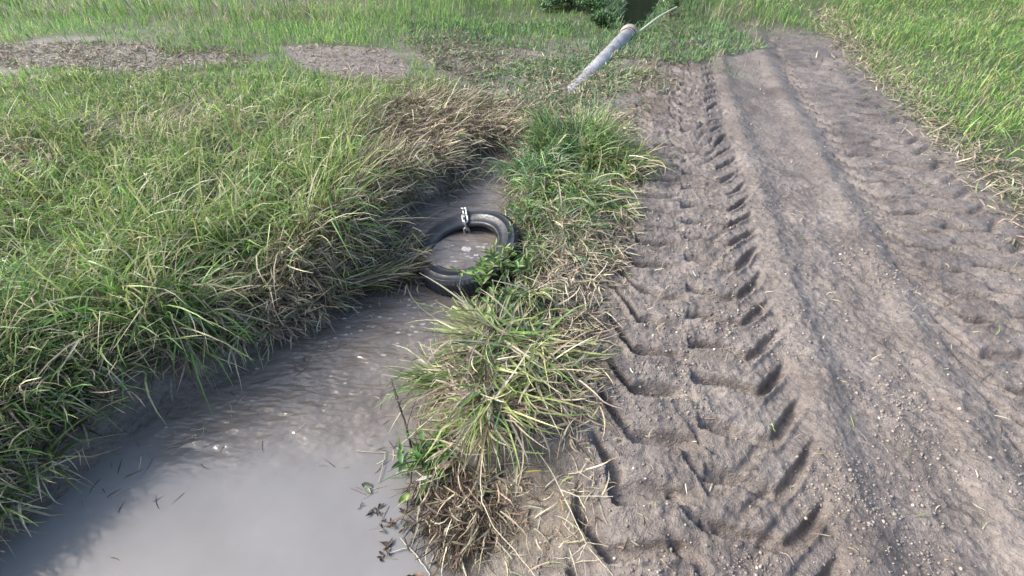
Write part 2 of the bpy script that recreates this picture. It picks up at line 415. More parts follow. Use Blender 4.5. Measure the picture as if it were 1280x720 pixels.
# ------------------------------------------------------------------ tyre
tc_ = np.array(at(585, 302, -.045)) - np.array([.0, 0, .10]); TR, TW = .335, .20; TS = 1.07
tyre = empty('tyre', tuple(tc_))
tag(tyre, 'worn black rubber tyre half sunk in the muddy ditch water', 'tyre')
nrm = np.array([-.22, -.13, 1.0]); nrm /= np.linalg.norm(nrm)
ex = np.cross([0, 1, 0], nrm); ex /= np.linalg.norm(ex); ey = np.cross(nrm, ex)
def revolve(prof, nseg, mod=None):
    """prof: (r, h) list in the tyre's own frame; mod(theta, j) adds to the radius"""
    V = []; th = np.arange(nseg)*2*np.pi/nseg
    prof = np.array(prof); m = len(prof)
    for i, a in enumerate(th):
        r = prof[:, 0].copy(); h = prof[:, 1].copy()
        if mod is not None: r, h = mod(a, i, r, h)
        V.append(np.outer(r*math.cos(a), ex)+np.outer(r*math.sin(a), ey)+np.outer(h, nrm))
    V = np.concatenate(V)
    F = [[i*m+j, ((i+1) % nseg)*m+j, ((i+1) % nseg)*m+j+1, i*m+j+1] for i in range(nseg) for j in range(m-1)]
    return V*TS, np.array(F)
def rubber(name, dirt):
    m, t, b = mat_new(name)
    tc = N(t, 'ShaderNodeTexCoord'); n = noise(t, 7, 6, .72, tc.outputs['Object']); n2 = noise(t, 45, 3, .6, tc.outputs['Object'])
    r = ramp(t, n.outputs[0], [(.40, (.010, .012, .016)), (.56, (.022, .027, .036)), (.64+dirt, (.06, .062, .066)), (.70+dirt, (.17, .16, .145))])
    t.links.new(r.outputs[0], b.inputs['Base Color'])
    r2 = ramp(t, n2.outputs[0], [(.3, (.26, .26, .26)), (.7, (.58, .58, .58))]); t.links.new(r2.outputs[0], b.inputs['Roughness'])
    bp = N(t, 'ShaderNodeBump'); bp.inputs['Strength'].default_value = .25; bp.inputs['Distance'].default_value = .004
    t.links.new(n2.outputs[0], bp.inputs['Height']); t.links.new(bp.outputs[0], b.inputs['Normal'])
    return m
M_RUB, M_TREAD = rubber('sidewall_rubber', .06), rubber('tread_rubber', .12)
hw = TW/2
side = [(.200, .050), (.194, .060), (.197, .072), (.205, .081), (.215, .083), (.220, .0795), (.236, .088), (.262, .094), (.264, .0965), (.268, .0965), (.270, .0945), (.286, .0955), (.300, .092), (.302, .0935), (.305, .0925), (.307, .089), (.316, .080), (.322, .072)]
def smod(a, i, r, h):
    r = r.copy(); h = h.copy()
    if i % 4 < 2: r[-1] += .004; r[-2] += .003; h[-2] += .002       # shoulder lugs
    w_ = .006*math.sin(2*a+1)+.004*math.sin(3*a)
    return r, h+w_*.5
V, F = revolve(side, 288, smod); mesh_obj('sidewall', V, F, M_RUB, parent=tyre)
V, F = revolve([(r, -h) for r, h in side], 288, smod); mesh_obj('sidewall', V, F[:, ::-1], M_RUB, parent=tyre)
tr = [(.322, .072)]
for g in (.045, .015, -.015, -.045):
    tr += [(.331, g+.010), (.332, g+.005), (.322, g+.004), (.322, g-.004), (.332, g-.005), (.331, g-.010)]
tr += [(.322, -.072)]
def tmod(a, i, r, h):
    r = r.copy(); h = h.copy()
    if i % 5 == 0: r[(r > .325)] -= .006
    h = h + .003*np.sin(a*57.6*1.0)*(np.abs(h) < .06)
    h = h + .003*math.sin(2*a+1)
    return r, h
V, F = revolve(tr, 360, tmod); mesh_obj('tread', V, F, M_TREAD, parent=tyre)
lin = [(.200, .050), (.222, .066), (.26, .082), (.295, .078), (.312, .055), (.316, 0), (.312, -.055), (.295, -.078), (.26, -.082), (.222, -.066), (.200, -.050)]
V, F = revolve(lin, 96); mesh_obj('inner_liner', V, F[:, ::-1], M_RUB, parent=tyre)

# ------------------------------------------------------------------ chain wrapped round the tyre
m_st, t_st, b_st = mat_new('galvanised_steel')
tcx = N(t_st, 'ShaderNodeTexCoord'); nst = noise(t_st, 60, 4, .6, tcx.outputs['Object'])
rst = ramp(t_st, nst.outputs[0], [(.35, (.20, .16, .13)), (.5, (.48, .47, .46)), (.75, (.72, .72, .72))])
t_st.links.new(rst.outputs[0], b_st.inputs['Base Color']); b_st.inputs['Metallic'].default_value = .75; b_st.inputs['Roughness'].default_value = .38
th0 = math.radians(92)
er = math.cos(th0)*ex+math.sin(th0)*ey; et = -math.sin(th0)*ex+math.cos(th0)*ey
path = [(.180, -.05), (.186, .0), (.186, .045), (.198, .088), (.235, .100), (.27, .100), (.305, .115), (.336, .092), (.347, .05), (.349, .0), (.345, -.05)]
pp = np.array(path)*TS; sg = np.r_[0, np.cumsum(np.hypot(*np.diff(pp, axis=0).T))]
chain = empty('chain', tuple(tc_ + er*.27 + nrm*.11)); tag(chain, 'silvery steel link chain looped over the far rim of the tyre', 'chain')
PITCHL = .053; nl = int(sg[-1]/PITCHL)
def link_mesh():
    a_, b_, r_ = .0185, .0165, .0075       # half straight, bend radius, wire radius
    pts = []
    for k_ in range(9): t_ = -math.pi/2+math.pi*k_/8; pts.append((a_+b_*math.cos(t_), b_*math.sin(t_)))
    for k_ in range(9): t_ = math.pi/2+math.pi*k_/8; pts.append((-a_+b_*math.cos(t_), b_*math.sin(t_)))
    n = len(pts); V = []; F = []
    for i, (x, y) in enumerate(pts):
        x0_, y0_ = pts[i-1]; x1_, y1_ = pts[(i+1) % n]; d = np.array([x1_-x0_, y1_-y0_]); d /= np.linalg.norm(d); nn_ = np.array([d[1], -d[0]])
        for j in range(8):
            q = 2*math.pi*j/8; V.append((x+nn_[0]*math.cos(q)*r_, y+nn_[1]*math.cos(q)*r_, math.sin(q)*r_))
    for i in range(n):
        for j in range(8): F.append([i*8+j, ((i+1) % n)*8+j, ((i+1) % n)*8+(j+1) % 8, i*8+(j+1) % 8])
    return V, F
from mathutils import Matrix, Vector
lk0 = None
for i in range(nl):
    s_ = (i+.5)*PITCHL
    r_, h_ = np.interp(s_, sg, pp[:, 0]), np.interp(s_, sg, pp[:, 1])
    r2, h2 = np.interp(s_+.008, sg, pp[:, 0]), np.interp(s_+.008, sg, pp[:, 1]); r1, h1 = np.interp(s_-.008, sg, pp[:, 0]), np.interp(s_-.008, sg, pp[:, 1])
    d = (r2-r1)*er+(h2-h1)*nrm; d /= np.linalg.norm(d)
    o_ = np.cross(d, et); ang = (math.radians(14) if i % 2 else math.radians(-62)) + rng.normal(0, .15)
    yv = math.cos(ang)*et+math.sin(ang)*o_; d = d + .12*rng.normal()*et; d /= np.linalg.norm(d); zv = np.cross(d, yv); zv /= np.linalg.norm(zv); yv = np.cross(zv, d)
    pos = tc_ + r_*er + h_*nrm + et*.006*math.sin(i*1.3) - np.array(chain.location)
    if lk0 is None:
        lk0 = mesh_obj('link', *link_mesh(), m_st, parent=chain); o = lk0
    else:
        o = lk0.copy(); C.objects.link(o); o.parent = chain
    o.matrix_local = Matrix(((d[0], yv[0], zv[0], pos[0]), (d[1], yv[1], zv[1], pos[1]), (d[2], yv[2], zv[2], pos[2]), (0, 0, 0, 1)))

# ------------------------------------------------------------------ pipe and pole by the pond
A = np.array(at(696, 128, 0)); A[2] = -.115; B = np.array(at(786, 38, .06)); B[2] = -.01
dv = B-A; ln = np.linalg.norm(dv); dv /= ln
M_PIPE = plain('grey_pipe', (.28, .285, .315), .5, nscale=5, var=.3, bump=.25, c2=(.42, .42, .45))
M_COL = plain('pipe_collar', (.36, .32, .275), .6, nscale=14, var=.25, bump=.3)
pipe = empty('drain_pipe', tuple(B)); tag(pipe, 'pale grey drain pipe half buried in soil running to the pond', 'pipe')
sd_ = np.cross(dv, [0, 0, 1]); sd_ /= np.linalg.norm(sd_); up_ = np.cross(sd_, dv)
def lathe(prof, name, mat, k=40):
    th = np.arange(k)*2*np.pi/k; V = []
    for s_, r_ in prof: V.append(dv*s_ + r_*(np.cos(th)[:, None]*sd_+np.sin(th)[:, None]*up_))
    n = len(prof); F = [[i*k+j, i*k+(j+1) % k, (i+1)*k+(j+1) % k, (i+1)*k+j] for i in range(n-1) for j in range(k)]
    return mesh_obj(name, np.concatenate(V), F, mat, parent=pipe)
pr = [(-ln, .112)]
for q in np.linspace(-ln+.05, -.09, 40): pr += [(q, .112+.0012*math.sin(q*9))]
lathe(pr+[(-.06, .112), (-.055, .100), (-1.2, .100)], 'barrel', M_PIPE)
lathe([(-.10, .12), (-.10, .129), (-.085, .130), (-.083, .123), (-.02, .116), (-.02, .136), (-.01, .141), (.075, .142), (.085, .137), (.086, .112), (.0, .110)], 'collar', M_COL)
pa = np.array(at(799, 40, .03)); pb = np.array(at(846, 9, .22)); pts = [pa+(pb-pa)*q+np.array([0, 0, .03*math.sin(q*3.1)]) for q in np.linspace(0, 1, 14)]
ac = Acc(); tube(ac, pts, np.linspace(.017, .012, 14), 8, (.5, .55, .42)); pole = ac.build('pole', M_STEM)
tag(pole, 'thin pale pole lying on grass beside the pond', 'pole')

# ------------------------------------------------------------------ scattering
def scatter(n, poly, z=0.0, keep=None, world=False, near=None):
    """about n roots inside a polygon (photo pixels on the ground, or metres)"""
    P = np.array(poly if world else [at(*p, z)[:2] for p in poly])
    lo, hi = P.min(0), P.max(0); out = []
    tot = 0
    for _ in range(400):
        c = rng.uniform(lo, hi, (n, 2)); c = c[sdist(c[:, 0], c[:, 1], [tuple(q) for q in P]) < 0]
        if keep is not None and len(c): c = c[rng.random(len(c)) < keep(c[:, 0], c[:, 1])]
        out.append(c); tot += len(c)
        if tot >= n: break
    c = np.concatenate(out)[:n]
    return np.c_[c, floor_z(c[:, 0], c[:, 1])-.004]
def off_water(x, y): return (interp(GDD, x, y) > .0)*1.0*(interp(GDP, x, y) > 0)
G_BR = (.185, .330, .088); G_MD = (.115, .235, .072); G_DK = (.050, .115, .045); G_YL = (.29, .36, .12); G_BL = (.125, .245, .125); G_OL = (.16, .19, .09); G_PY = (.38, .44, .19)
S_PL = (.50, .46, .33); S_MD = (.37, .315, .225); S_BR = (.17, .13, .09); S_GY = (.27, .245, .20); S_DK = (.075, .055, .042)
n_ = lambda n, a, s: rng.normal(a, s, n)
u_ = lambda n, a, b: rng.uniform(a, b, n)

# far meadow, in its bright and dull zones
def turf_keep(x, y):
    w = road_sw(x, y)[1]; rd, tf, br, pt, lv, rt = masks(x, y, interp(GDD, x, y), w, sm(-.1, .02, w)*(1-sm(2.55, 2.8, w)))
    return off_water(x, y)*np.clip(tf*(1-.93*pt), 0, 1)
meadow = Acc()
bands = [(4.2, 6.2, 15000, .10, .0085), (6.2, 9.0, 20000, .14, .010), (9.0, 14.5, 24000, .20, .014), (14.5, 26, 12000, .28, .026)]
for (a_, b_, cnt, L0, W0) in bands:
    for part in (0, 1):
        poly = [(-1.16*b_-1, a_), (1.16*b_+1, a_), (1.16*b_+1, b_), (-1.16*b_-1, b_)]
        P = scatter(cnt//2, poly, keep=turf_keep, world=True)
        n = len(P); tall = sm(.42, .66, vn(P[:, 0]*.55, P[:, 1]*.8, 133)); dull = sm(.0, 1.2, P[:, 0]-.05*P[:, 1]+.6*fbm(P[:, 0], P[:, 1], 2, 8))*sm(5, 3, P[:, 0])
        tall = np.where(P[:, 1] < 8.5, tall*.5, tall)
        pat = vn(P[:, 0]*1.1, P[:, 1]*.9, 137)[:, None]
        c = pal(n, [G_BR, G_MD, G_YL, G_DK], [6, 4, 2, 1])*(.9+.6*pat); cd = pal(n, [G_BL, G_OL, G_MD, S_GY], [5, 2, 4, 1])
        c = c*(1-dull[:, None]*.8)+cd*dull[:, None]*.8
        st = (rng.random(n) < .03+.3*sm(.6, .8, vn(P[:, 0]*.8+9, P[:, 1]*.8, 193)))[:, None]; c = np.where(st, pal(n, [S_PL, S_MD], [1, 1]), c)
        blades(meadow, P, L0*(.5+.9*tall)*u_(n, .6, 1.3), W0*u_(n, .7, 1.3), u_(n, 0, 6.28), abs(n_(n, .35, .3)), u_(n, .1, 1.3), c, c*1.1, seg=3, keel=False)
tag(meadow.build('meadow_grass', leafy('meadow_blades', .4, .85, .05)), 'bright green grass covering the far field', 'grass', kind='stuff')

# trampled ground: short flattened dead and olive blades
tramp = Acc()
def lay(acc, P, L, Wd, c, flat=1.25, seg=4, side=.8, tip=None, az=None, keel=False, kink=.3):
    n = len(P); blades(acc, P, L*u_(n, .45, 1.35), Wd*u_(n, .6, 1.4), u_(n, 0, 6.28) if az is None else az, n_(n, flat, .25), n_(n, .25, .3), c, tip, seg=seg, keel=keel, kink=kink, side=side)
P = scatter(12500, P_BROWN, keep=lambda x, y: off_water(x, y)*np.clip(.45+3.2*fbm(x*2.2, y*2.2, 4, 61), .04, 1)*sm(.1, -.7, in_poly(x, y, P_BROWN)+1.2*fbm(x*1.5, y*1.5, 3, 67))); n = len(P)
lay(tramp, P, .10, .010, pal(n, [S_GY, S_MD, G_OL, G_BL, S_BR, S_PL, G_YL], [4, 3, 5, 4, 2, 2, 1]))
P = scatter(5500, P_BROWN, keep=lambda x, y: off_water(x, y)*np.clip(.25+2.2*fbm(x*1.6, y*1.6, 3, 65), .03, 1)*sm(.1, -.7, in_poly(x, y, P_BROWN)+1.2*fbm(x*1.5, y*1.5, 3, 67))); n = len(P)
blades(tramp, P, .06*u_(n, .5, 1.4), .009, u_(n, 0, 6.28), abs(n_(n, .8, .4)), u_(n, .1, .8), pal(n, [G_BL, G_OL, G_BR], [4, 3, 3]), seg=3, keel=False)
P = scatter(7000, [(500,34),(700,28),(770,40),(800,42),(900,30),(960,60),(860,80),(640,62),(520,62)], keep=lambda x, y: off_water(x, y)*np.clip(.6+2*fbm(x*1.6, y*1.6, 3, 69), .05, 1)); n = len(P)
blades(tramp, P, .09*u_(n, .5, 1.5), .011, u_(n, 0, 6.28), abs(n_(n, .7, .4)), u_(n, .1, .9), pal(n, [G_BL, G_OL, G_MD, G_BR, S_GY], [4, 2, 3, 2, 1]), seg=3, keel=False)
pr_ = [(p[0], p[1]) for p in pond]; P = scatter(1600, [(1.4, 7.6), (3.6, 7.6), (5.2, 16), (1.6, 16)], keep=lambda x, y: np.exp(-(sdist(x, y, pr_)-.04)**2/.01)*(sdist(x, y, pr_) > -.06), world=True); n = len(P)
blades(tramp, P, .16*u_(n, .4, 1.4), .012, u_(n, 0, 6.28), abs(n_(n, .5, .4)), u_(n, .3, 1.6), pal(n, [G_BL, G_DK, G_MD, S_GY], [4, 2, 3, 1]), seg=4, keel=False)
for pol, c_ in ((P_PATCH1, 700), (P_PATCH2, 900), (P_PATCH3, 6500)):
    P = scatter(c_, pol); n = len(P); lay(tramp, P, .10, .009, pal(n, [S_GY, S_MD, S_BR, G_OL], [3, 3, 3, 2]))
# thin scatter along the meadow-road margins and the road's far side
P = scatter(5000, [(2.0, 1.0), (5, 1.0), (12, 9), (9, 12), (4.4, 9), (2.2, 2)], keep=lambda x, y: (lambda w: np.exp(-((w-2.75)/.25)**2))(road_sw(x, y)[1]), world=True); n = len(P)
lay(tramp, P, .14, .009, pal(n, [S_GY, S_MD, G_OL, S_PL], [3, 3, 3, 1]))
P = scatter(15000, [(2.0, .2), (5, .2), (12, 9), (9, 12), (4.4, 9), (2.2, 2)], keep=lambda x, y: sm(2.6, 3.1, road_sw(x, y)[1]), world=True); n = len(P)
blades(tramp, P, .17*(.5+vn(P[:, 0]*1.5, P[:, 1]*1.5, 99))*u_(n, .5, 1.4), .0085*u_(n, .7, 1.4), u_(n, 0, 6.28), abs(n_(n, .4, .4)), u_(n, .1, 1.5), pal(n, [G_BR, G_MD, G_YL, S_MD, G_OL], [3, 4, 2, 2, 2]), seg=5, keel=True, kink=.3)
tag(tramp.build('trampled_grass', M_STRAW), 'flattened olive and straw coloured grass on the trodden ground', 'grass', kind='stuff')

# bank grass, left of the ditch: green, leaning over to the right and towards the water
bank = Acc()
def bank_keep(x, y): return (interp(GDD, x, y) > .05)*np.clip(.35+1.1*vn(x*5, y*5, 17), 0, 1)
zones = [([(-700,120),(-100,105),(440,104),(560,108),(612,120),(560,132),(440,150),(300,190),(-700,240)], 11000, .13, .0085, [G_BR, G_YL, G_MD, G_PY], [4, 4, 1, 4], .45),
         ([(-900,200),(200,170),(444,125),(490,130),(468,160),(452,215),(452,255),(432,290),(390,328),(300,372),(-100,420),(-900,440)], 19000, .31, .0100, [G_BR, G_MD, G_YL, S_PL, G_PY], [6, 4, 3, 2, 3], .45),
         ([(-600,420),(100,400),(330,368),(300,395),(160,450),(60,520),(20,620),(0,720),(-200,800),(-600,700)], 9000, .30, .0095, [G_BR, G_MD, G_YL, S_PL, G_OL], [5, 5, 2, 3, 1], .5)]
for poly, cnt, L0, W0, cs, ws, ln_ in zones:
    P = scatter(cnt, poly, keep=bank_keep); n = len(P)
    az = math.radians(125)+n_(n, 0, 1.1)+1.5*fbm(P[:, 0]*1.5, P[:, 1]*1.5, 2, 13)
    cl = .45+1.0*vn(P[:, 0]*3.5, P[:, 1]*3.5, 15)
    c = pal(n, cs, ws, .22)
    dr = rng.random(n) < sm(.52, .72, vn(P[:, 0]*1.3+3, P[:, 1]*1.5, 191))*.75; c = np.where(dr[:, None], pal(n, [S_PL, S_MD, S_GY], [3, 3, 2]), c)
    cl = cl*(.6+.8*vn(P[:, 0]*.9, P[:, 1]*1.1, 197)); ln_ = ln_+.6*dr
    tip = np.where((rng.random(n) < .3)[:, None], pal(n, [S_PL, G_YL], [1, 1]), c*1.1)
    blades(bank, P, L0*cl*u_(n, .6, 1.35), W0*u_(n, .6, 1.35), az, abs(ln_+n_(n, 0, .4)), u_(n, .3, 2.0), c, tip, seg=6, keel=True, kink=.25, side=.6)
tag(bank.build('bank_grass', M_GREEN), 'tall green grass leaning over the left bank of the ditch', 'grass', kind='stuff')

# dead grass combed down the bank towards the water
dead = Acc()
pl_ = [S_PL, S_MD, S_GY, S_BR, S_DK, G_YL]
def thatch(poly, cnt, L, Wd, azd, azs, lean, leans, cs=pl_, ws=(5, 5, 4, 3, 1, 1), curl=(.1, .8), z=0.0, seg=6, keep=bank_keep, acc=None, kink=.35, lift=.012):
    P = scatter(cnt, poly, z, keep=keep); n = len(P)
    P[:, 2] += rng.exponential(lift, n)
    blades(dead if acc is None else acc, P, L*u_(n, .45, 1.4), Wd*u_(n, .5, 1.5), math.radians(azd)+n_(n, 0, azs)+1.5*fbm(P[:, 0]*3, P[:, 1]*3, 2, 23), n_(n, lean, leans), u_(n, *curl), pal(n, cs, ws, .22), seg=seg, keel=True, kink=kink, side=.7)
thatch([(490,135),(540,128),(600,128),(660,138),(662,165),(640,186),(612,180),(586,188),(560,215),(515,238),(490,225),(480,180)], 4600, .23, .0085, 135, .7, 1.15, .3)
thatch([(600,128),(700,140),(700,165),(660,200),(640,190),(618,180)], 1500, .14, .007, 170, 1.2, 1.2, .3)
thatch([(440,215),(490,205),(525,240),(495,262),(465,290),(440,318),(410,335),(330,365),(380,300)], 4000, .25, .0085, 120, .9, 1.05, .4, ws=(5, 5, 3, 2, 1, 3))
thatch([(300,375),(430,322),(450,332),(440,346),(370,376),(330,395)], 800, .20, .008, 115, .9, 1.2, .4)
thatch([(-300,440),(100,425),(320,380),(300,398),(160,455),(60,530),(20,640),(-10,700),(-100,640)], 2400, .26, .0085, 110, .9, 1.1, .4)
thatch([(-900,250),(440,130),(490,200),(440,310),(-200,400),(-900,420)], 3500, .28, .0085, 120, 1.0, .95, .4)
thatch([(-600,150),(440,120),(520,130),(440,170),(-600,220)], 900, .18, .007, 120, 1.2, 1.0, .4)
thatch([(444,150),(500,140),(500,200),(500,240),(480,270),(455,300),(425,325),(400,330),(440,250),(430,190)], 2600, .22, .0085, 128, .8, 1.15, .35, ws=(6, 5, 3, 1, 1, 2))
thatch([(455,300),(500,280),(526,296),(530,334),(470,345),(440,335)], 380, .15, .0075, 110, .9, 1.15, .35, z=-.1, keep=None, ws=(3, 4, 3, 3, 2, 3))
# tails trailing into the water behind the tyre
thatch([(545,225),(575,205),(600,192),(640,188),(650,200),(600,202),(575,222),(555,238)], 90, .20, .007, 150, .7, 1.2, .3, keep=None)
tag(dead.build('dead_grass', M_STRAW), 'straw coloured dead grass combed down the ditch bank', 'grass', kind='stuff')

# reed mat jammed along the lip left of the tyre
mat_ = Acc()
a0, b0 = np.array(at(424, 356, -.12)), np.array(at(532, 331, -.14))
n = 420; tq = rng.random(n)**1.2; P = a0+(b0-a0)*(tq[:, None]*.74-.10)+np.c_[n_(n, 0, .03), n_(n, 0, .03), abs(n_(n, 0, .016))]
blades(mat_, P, u_(n, .10, .30), .010*u_(n, .5, 1.3), math.atan2((b0-a0)[0], (b0-a0)[1])+n_(n, 0, .25), n_(n, 1.5, .10), n_(n, .05, .12), pal(n, [G_YL, S_MD, S_BR, G_OL, S_DK, S_PL], [2, 3, 3, 3, 2, 2]), seg=6, side=.3)
tag(mat_.build('reed_mat', M_STRAW), 'mat of flattened reeds jammed against the near left side of the tyre', 'reeds')

# levee litter: short dry scraps between clumps and track
scrap = Acc()
def scr(poly, cnt, L=.13, ws=(5, 4, 4, 2, 2, 1), W0=.0048, keep=None, flat=1.4, lift=.01, az=None, azs=.7):
    P = scatter(cnt, poly, keep=keep); n = len(P); P[:, 2] += rng.exponential(lift, n)
    lay(scrap, P, L, W0*1.4, pal(n, pl_, ws, .22), flat=flat, seg=5, keel=True, az=None if az is None else math.radians(az)+n_(n, 0, azs))
scr([(628,140),(700,132),(790,150),(806,230),(800,290),(760,330),(735,400),(725,470),(690,520),(640,590),(600,590),(700,400),(640,330),(630,250)], 3000, .15, W0=.0055)
scr([(690,290),(770,285),(780,330),(740,360),(690,350)], 900, .12)
scr([(690,390),(735,395),(732,460),(705,520),(680,500),(690,440)], 900, .15)
scr([(508,560),(560,545),(625,580),(640,625),(605,652),(575,668),(540,655),(515,610)], 800, .12, ws=(2, 3, 4, 5, 8, 0), W0=.0042, lift=.022, az=160, azs=1.2)
scr([(545,430),(590,400),(640,420),(640,560),(560,570),(535,540),(550,500)], 700, .15, ws=(4, 4, 4, 4, 5, 2), W0=.005, lift=.02)
scr([(640,540),(720,520),(760,600),(740,690),(640,700),(600,660)], 220, .09, W0=.003)
scr([(740,300),(835,300),(835,720),(700,720),(740,480)], 160, .05, W0=.003)
scr([(836,200),(1280,300),(1280,720),(836,720)], 260, .05, W0=.003)
scr([(690,105),(720,84),(745,90),(730,118),(700,140),(675,135)], 260, .10)
scr([(640,280),(760,330),(750,520),(700,560),(660,420)], 700, .15)
scr([(740,130),(800,150),(800,200),(770,180)], 160, .09)
tag(scrap.build('straw_litter', M_STRAW), 'broken straw and dead stalks littering the levee edge', 'litter', kind='stuff')

# ------------------------------------------------------------------ grass clumps on the levee
def clump(label, px, py, rad, nb, L, Wd, cs, ws, lean=(.1, 1.1), curl=(.4, 1.7), az0=None, azs=1.0, group=None, tipc=None, straw=.2, z=-.02, name='grass_clump', ell=1.0, kink=.3, mat=None, sc=None):
    base = np.array(at(px, py, z)); acc = Acc(); acs = Acc()
    # several crowns per clump, so that it breaks up
    k_ = max(3, nb//70); cr = rad*np.sqrt(rng.random(k_)); cp = u_(k_, 0, 6.28); ca = u_(k_, -.9, .9); cl_ = u_(k_, .6, 1.25); ci = rng.integers(0, k_, nb)
    n = nb; r = rad*.28*np.abs(n_(n, 0, 1)); ph = u_(n, 0, 6.28)
    P = np.c_[base[0]+cr[ci]*np.cos(cp[ci])+r*np.cos(ph), base[1]+(cr[ci]*np.sin(cp[ci])+r*np.sin(ph))*ell, np.zeros(n)]; P[:, 2] = np.maximum(floor_z(P[:, 0], P[:, 1]), z-.05)-.005+rng.exponential(.010, n)
    out = np.arctan2(P[:, 0]-base[0], P[:, 1]-base[1])
    if az0 is not None: out = np.where(rng.random(n) < .72, math.radians(az0)+ca[ci]+n_(n, 0, .5), out)
    az = out+n_(n, 0, .7*azs)
    le = lean[0]+(lean[1]-lean[0])*rng.random(n)**.7
    is_s = rng.random(n) < straw
    c = pal(n, cs, ws, .22)*(.85+.3*rng.random(k_))[ci][:, None]; tip = np.where((rng.random(n) < .35)[:, None], pal(n, [tipc or G_YL, S_PL], [1, 1]), c*1.15)
    c2 = pal(n, sc or [S_PL, S_MD, S_GY, S_BR], [4, 4, 3, 2], .2)
    for acc_, mk, cc, tt_ in ((acc, ~is_s, c, tip), (acs, is_s, c2, c2)):
        m = mk.sum()
        if m: blades(acc_, P[mk], (L*cl_[ci][mk])*u_(m, .5, 1.3), Wd*u_(m, .6, 1.35), az[mk], le[mk], u_(m, *curl), cc[mk], tt_[mk], seg=7, kink=kink, side=.7)
    root = empty(name, (base[0], base[1], float(floor_z(np.array([base[0]]), np.array([base[1]]))[0])))
    tag(root, label, 'grass clump', group)
    a = acc.build('green_blades', mat or M_GREEN, root); a.location = -np.array(root.location)
    if acs.n > 0: b = acs.build('dry_blades', M_STRAW, root); b.location = -np.array(root.location)
    return root
GA = 'grass clumps on the levee'
clump('dark green upright clump at the far end of the levee beside the track', 715, 190, .28, 1200, .33, .010, [G_DK, G_MD, G_BL, G_BR, G_PY], [2, 4, 3, 3, 2], lean=(.05, .7), curl=(.3, 1.4), group=GA, straw=.10)
clump('blue green clump drooping over the water behind the tyre', 668, 215, .22, 950, .25, .010, [G_BL, G_DK, G_MD, (.22, .38, .20)], [4, 2, 3, 2], lean=(.3, 1.2), az0=180, group=GA, straw=.1)
clump('yellow tipped clump nearest the tread marks at the levee end', 768, 212, .21, 760, .27, .009, [G_BR, G_YL, G_MD], [3, 4, 3], lean=(.2, 1.2), group=GA, straw=.35, az0=150)
clump('bright green flattened clump right of the chain', 712, 250, .28, 1200, .27, .0095, [G_BL, G_BR, G_MD, G_PY], [3, 4, 3, 3], lean=(.4, 1.3), az0=170, group=GA, straw=.22)
clump('straw edged clump bent down onto the mud right of the tyre', 752, 262, .15, 380, .20, .008, [G_BR, G_YL, G_BL], [3, 3, 2], lean=(.7, 1.4), az0=150, group=GA, straw=.55)
clump('flat grey green clump leaning on the right side of the tyre', 690, 292, .18, 700, .20, .0085, [G_BL, G_OL, G_MD], [4, 3, 2], lean=(.7, 1.4), az0=130, group=GA, straw=.35)
clump('grey green clump below the bend of the levee', 700, 325, .17, 560, .19, .0080, [G_BL, G_OL], [3, 2], lean=(.8, 1.5), az0=160, group=GA, straw=.6)
clump('broad clump of long arching pale blades in the middle of the levee', 640, 448, .16, 520, .32, .0115, [G_BR, G_YL, G_MD, G_PY], [3, 3, 3, 4], lean=(1.0, 1.55), curl=(.1, .6), az0=205, azs=1.1, group=GA, straw=.30, z=-.06, kink=.2)
clump('stiff green tuft pointing left over the brown water', 596, 432, .05, 110, .24, .0125, [G_BR, G_PY, G_YL], [4, 3, 2], lean=(1.1, 1.45), curl=(.1, .6), az0=275, group=GA, straw=.08, z=-.08)
clump('straw tuft with bleached ends fanned towards the tread marks', 672, 432, .09, 170, .25, .0085, [G_YL, G_OL], [3, 2], lean=(.8, 1.5), az0=140, group=GA, straw=.8, z=-.04)
clump('long yellowing clump combed down towards the muddy toe of the levee', 636, 500, .15, 340, .29, .0095, [G_YL, G_BR, G_PY], [4, 2, 4], lean=(.9, 1.5), curl=(.1, .7), az0=188, azs=.7, group=GA, straw=.55, z=-.06)
clump('low dark green tuft at the edge of the still water', 548, 556, .08, 130, .17, .0100, [G_MD, G_DK, G_BR], [4, 3, 3], lean=(.3, 1.3), az0=230, group=GA, straw=.15, z=-.16)
clump('ragged green and straw clump bridging the arching clump and the brown tangle', 600, 545, .12, 230, .20, .008, [G_PY, G_MD, G_OL], [3, 3, 3], lean=(.9, 1.5), curl=(.1, .7), az0=200, group=GA, straw=.5, z=-.10)
clump('thin pale clump draped over the wet slope of the levee', 580, 478, .10, 230, .24, .0095, [G_PY, G_MD, G_BR], [4, 3, 3], lean=(.7, 1.4), curl=(.1, .9), az0=235, group=GA, straw=.35, z=-.12)
clump('short green tuft sprouting between the leafy weeds and the tyre', 655, 376, .09, 300, .17, .009, [G_MD, G_OL, G_YL, G_DK], [3, 3, 2, 2], lean=(.4, 1.3), az0=190, group=GA, straw=.4, z=-.06)
clump('brown rotting tuft slumped into the still water', 568, 620, .14, 110, .15, .0055, [G_OL, S_BR], [1, 3], lean=(1.2, 1.6), az0=190, azs=1.6, group=GA, straw=.85, z=-.17, sc=[S_MD, S_BR, S_DK, S_GY], kink=.6)
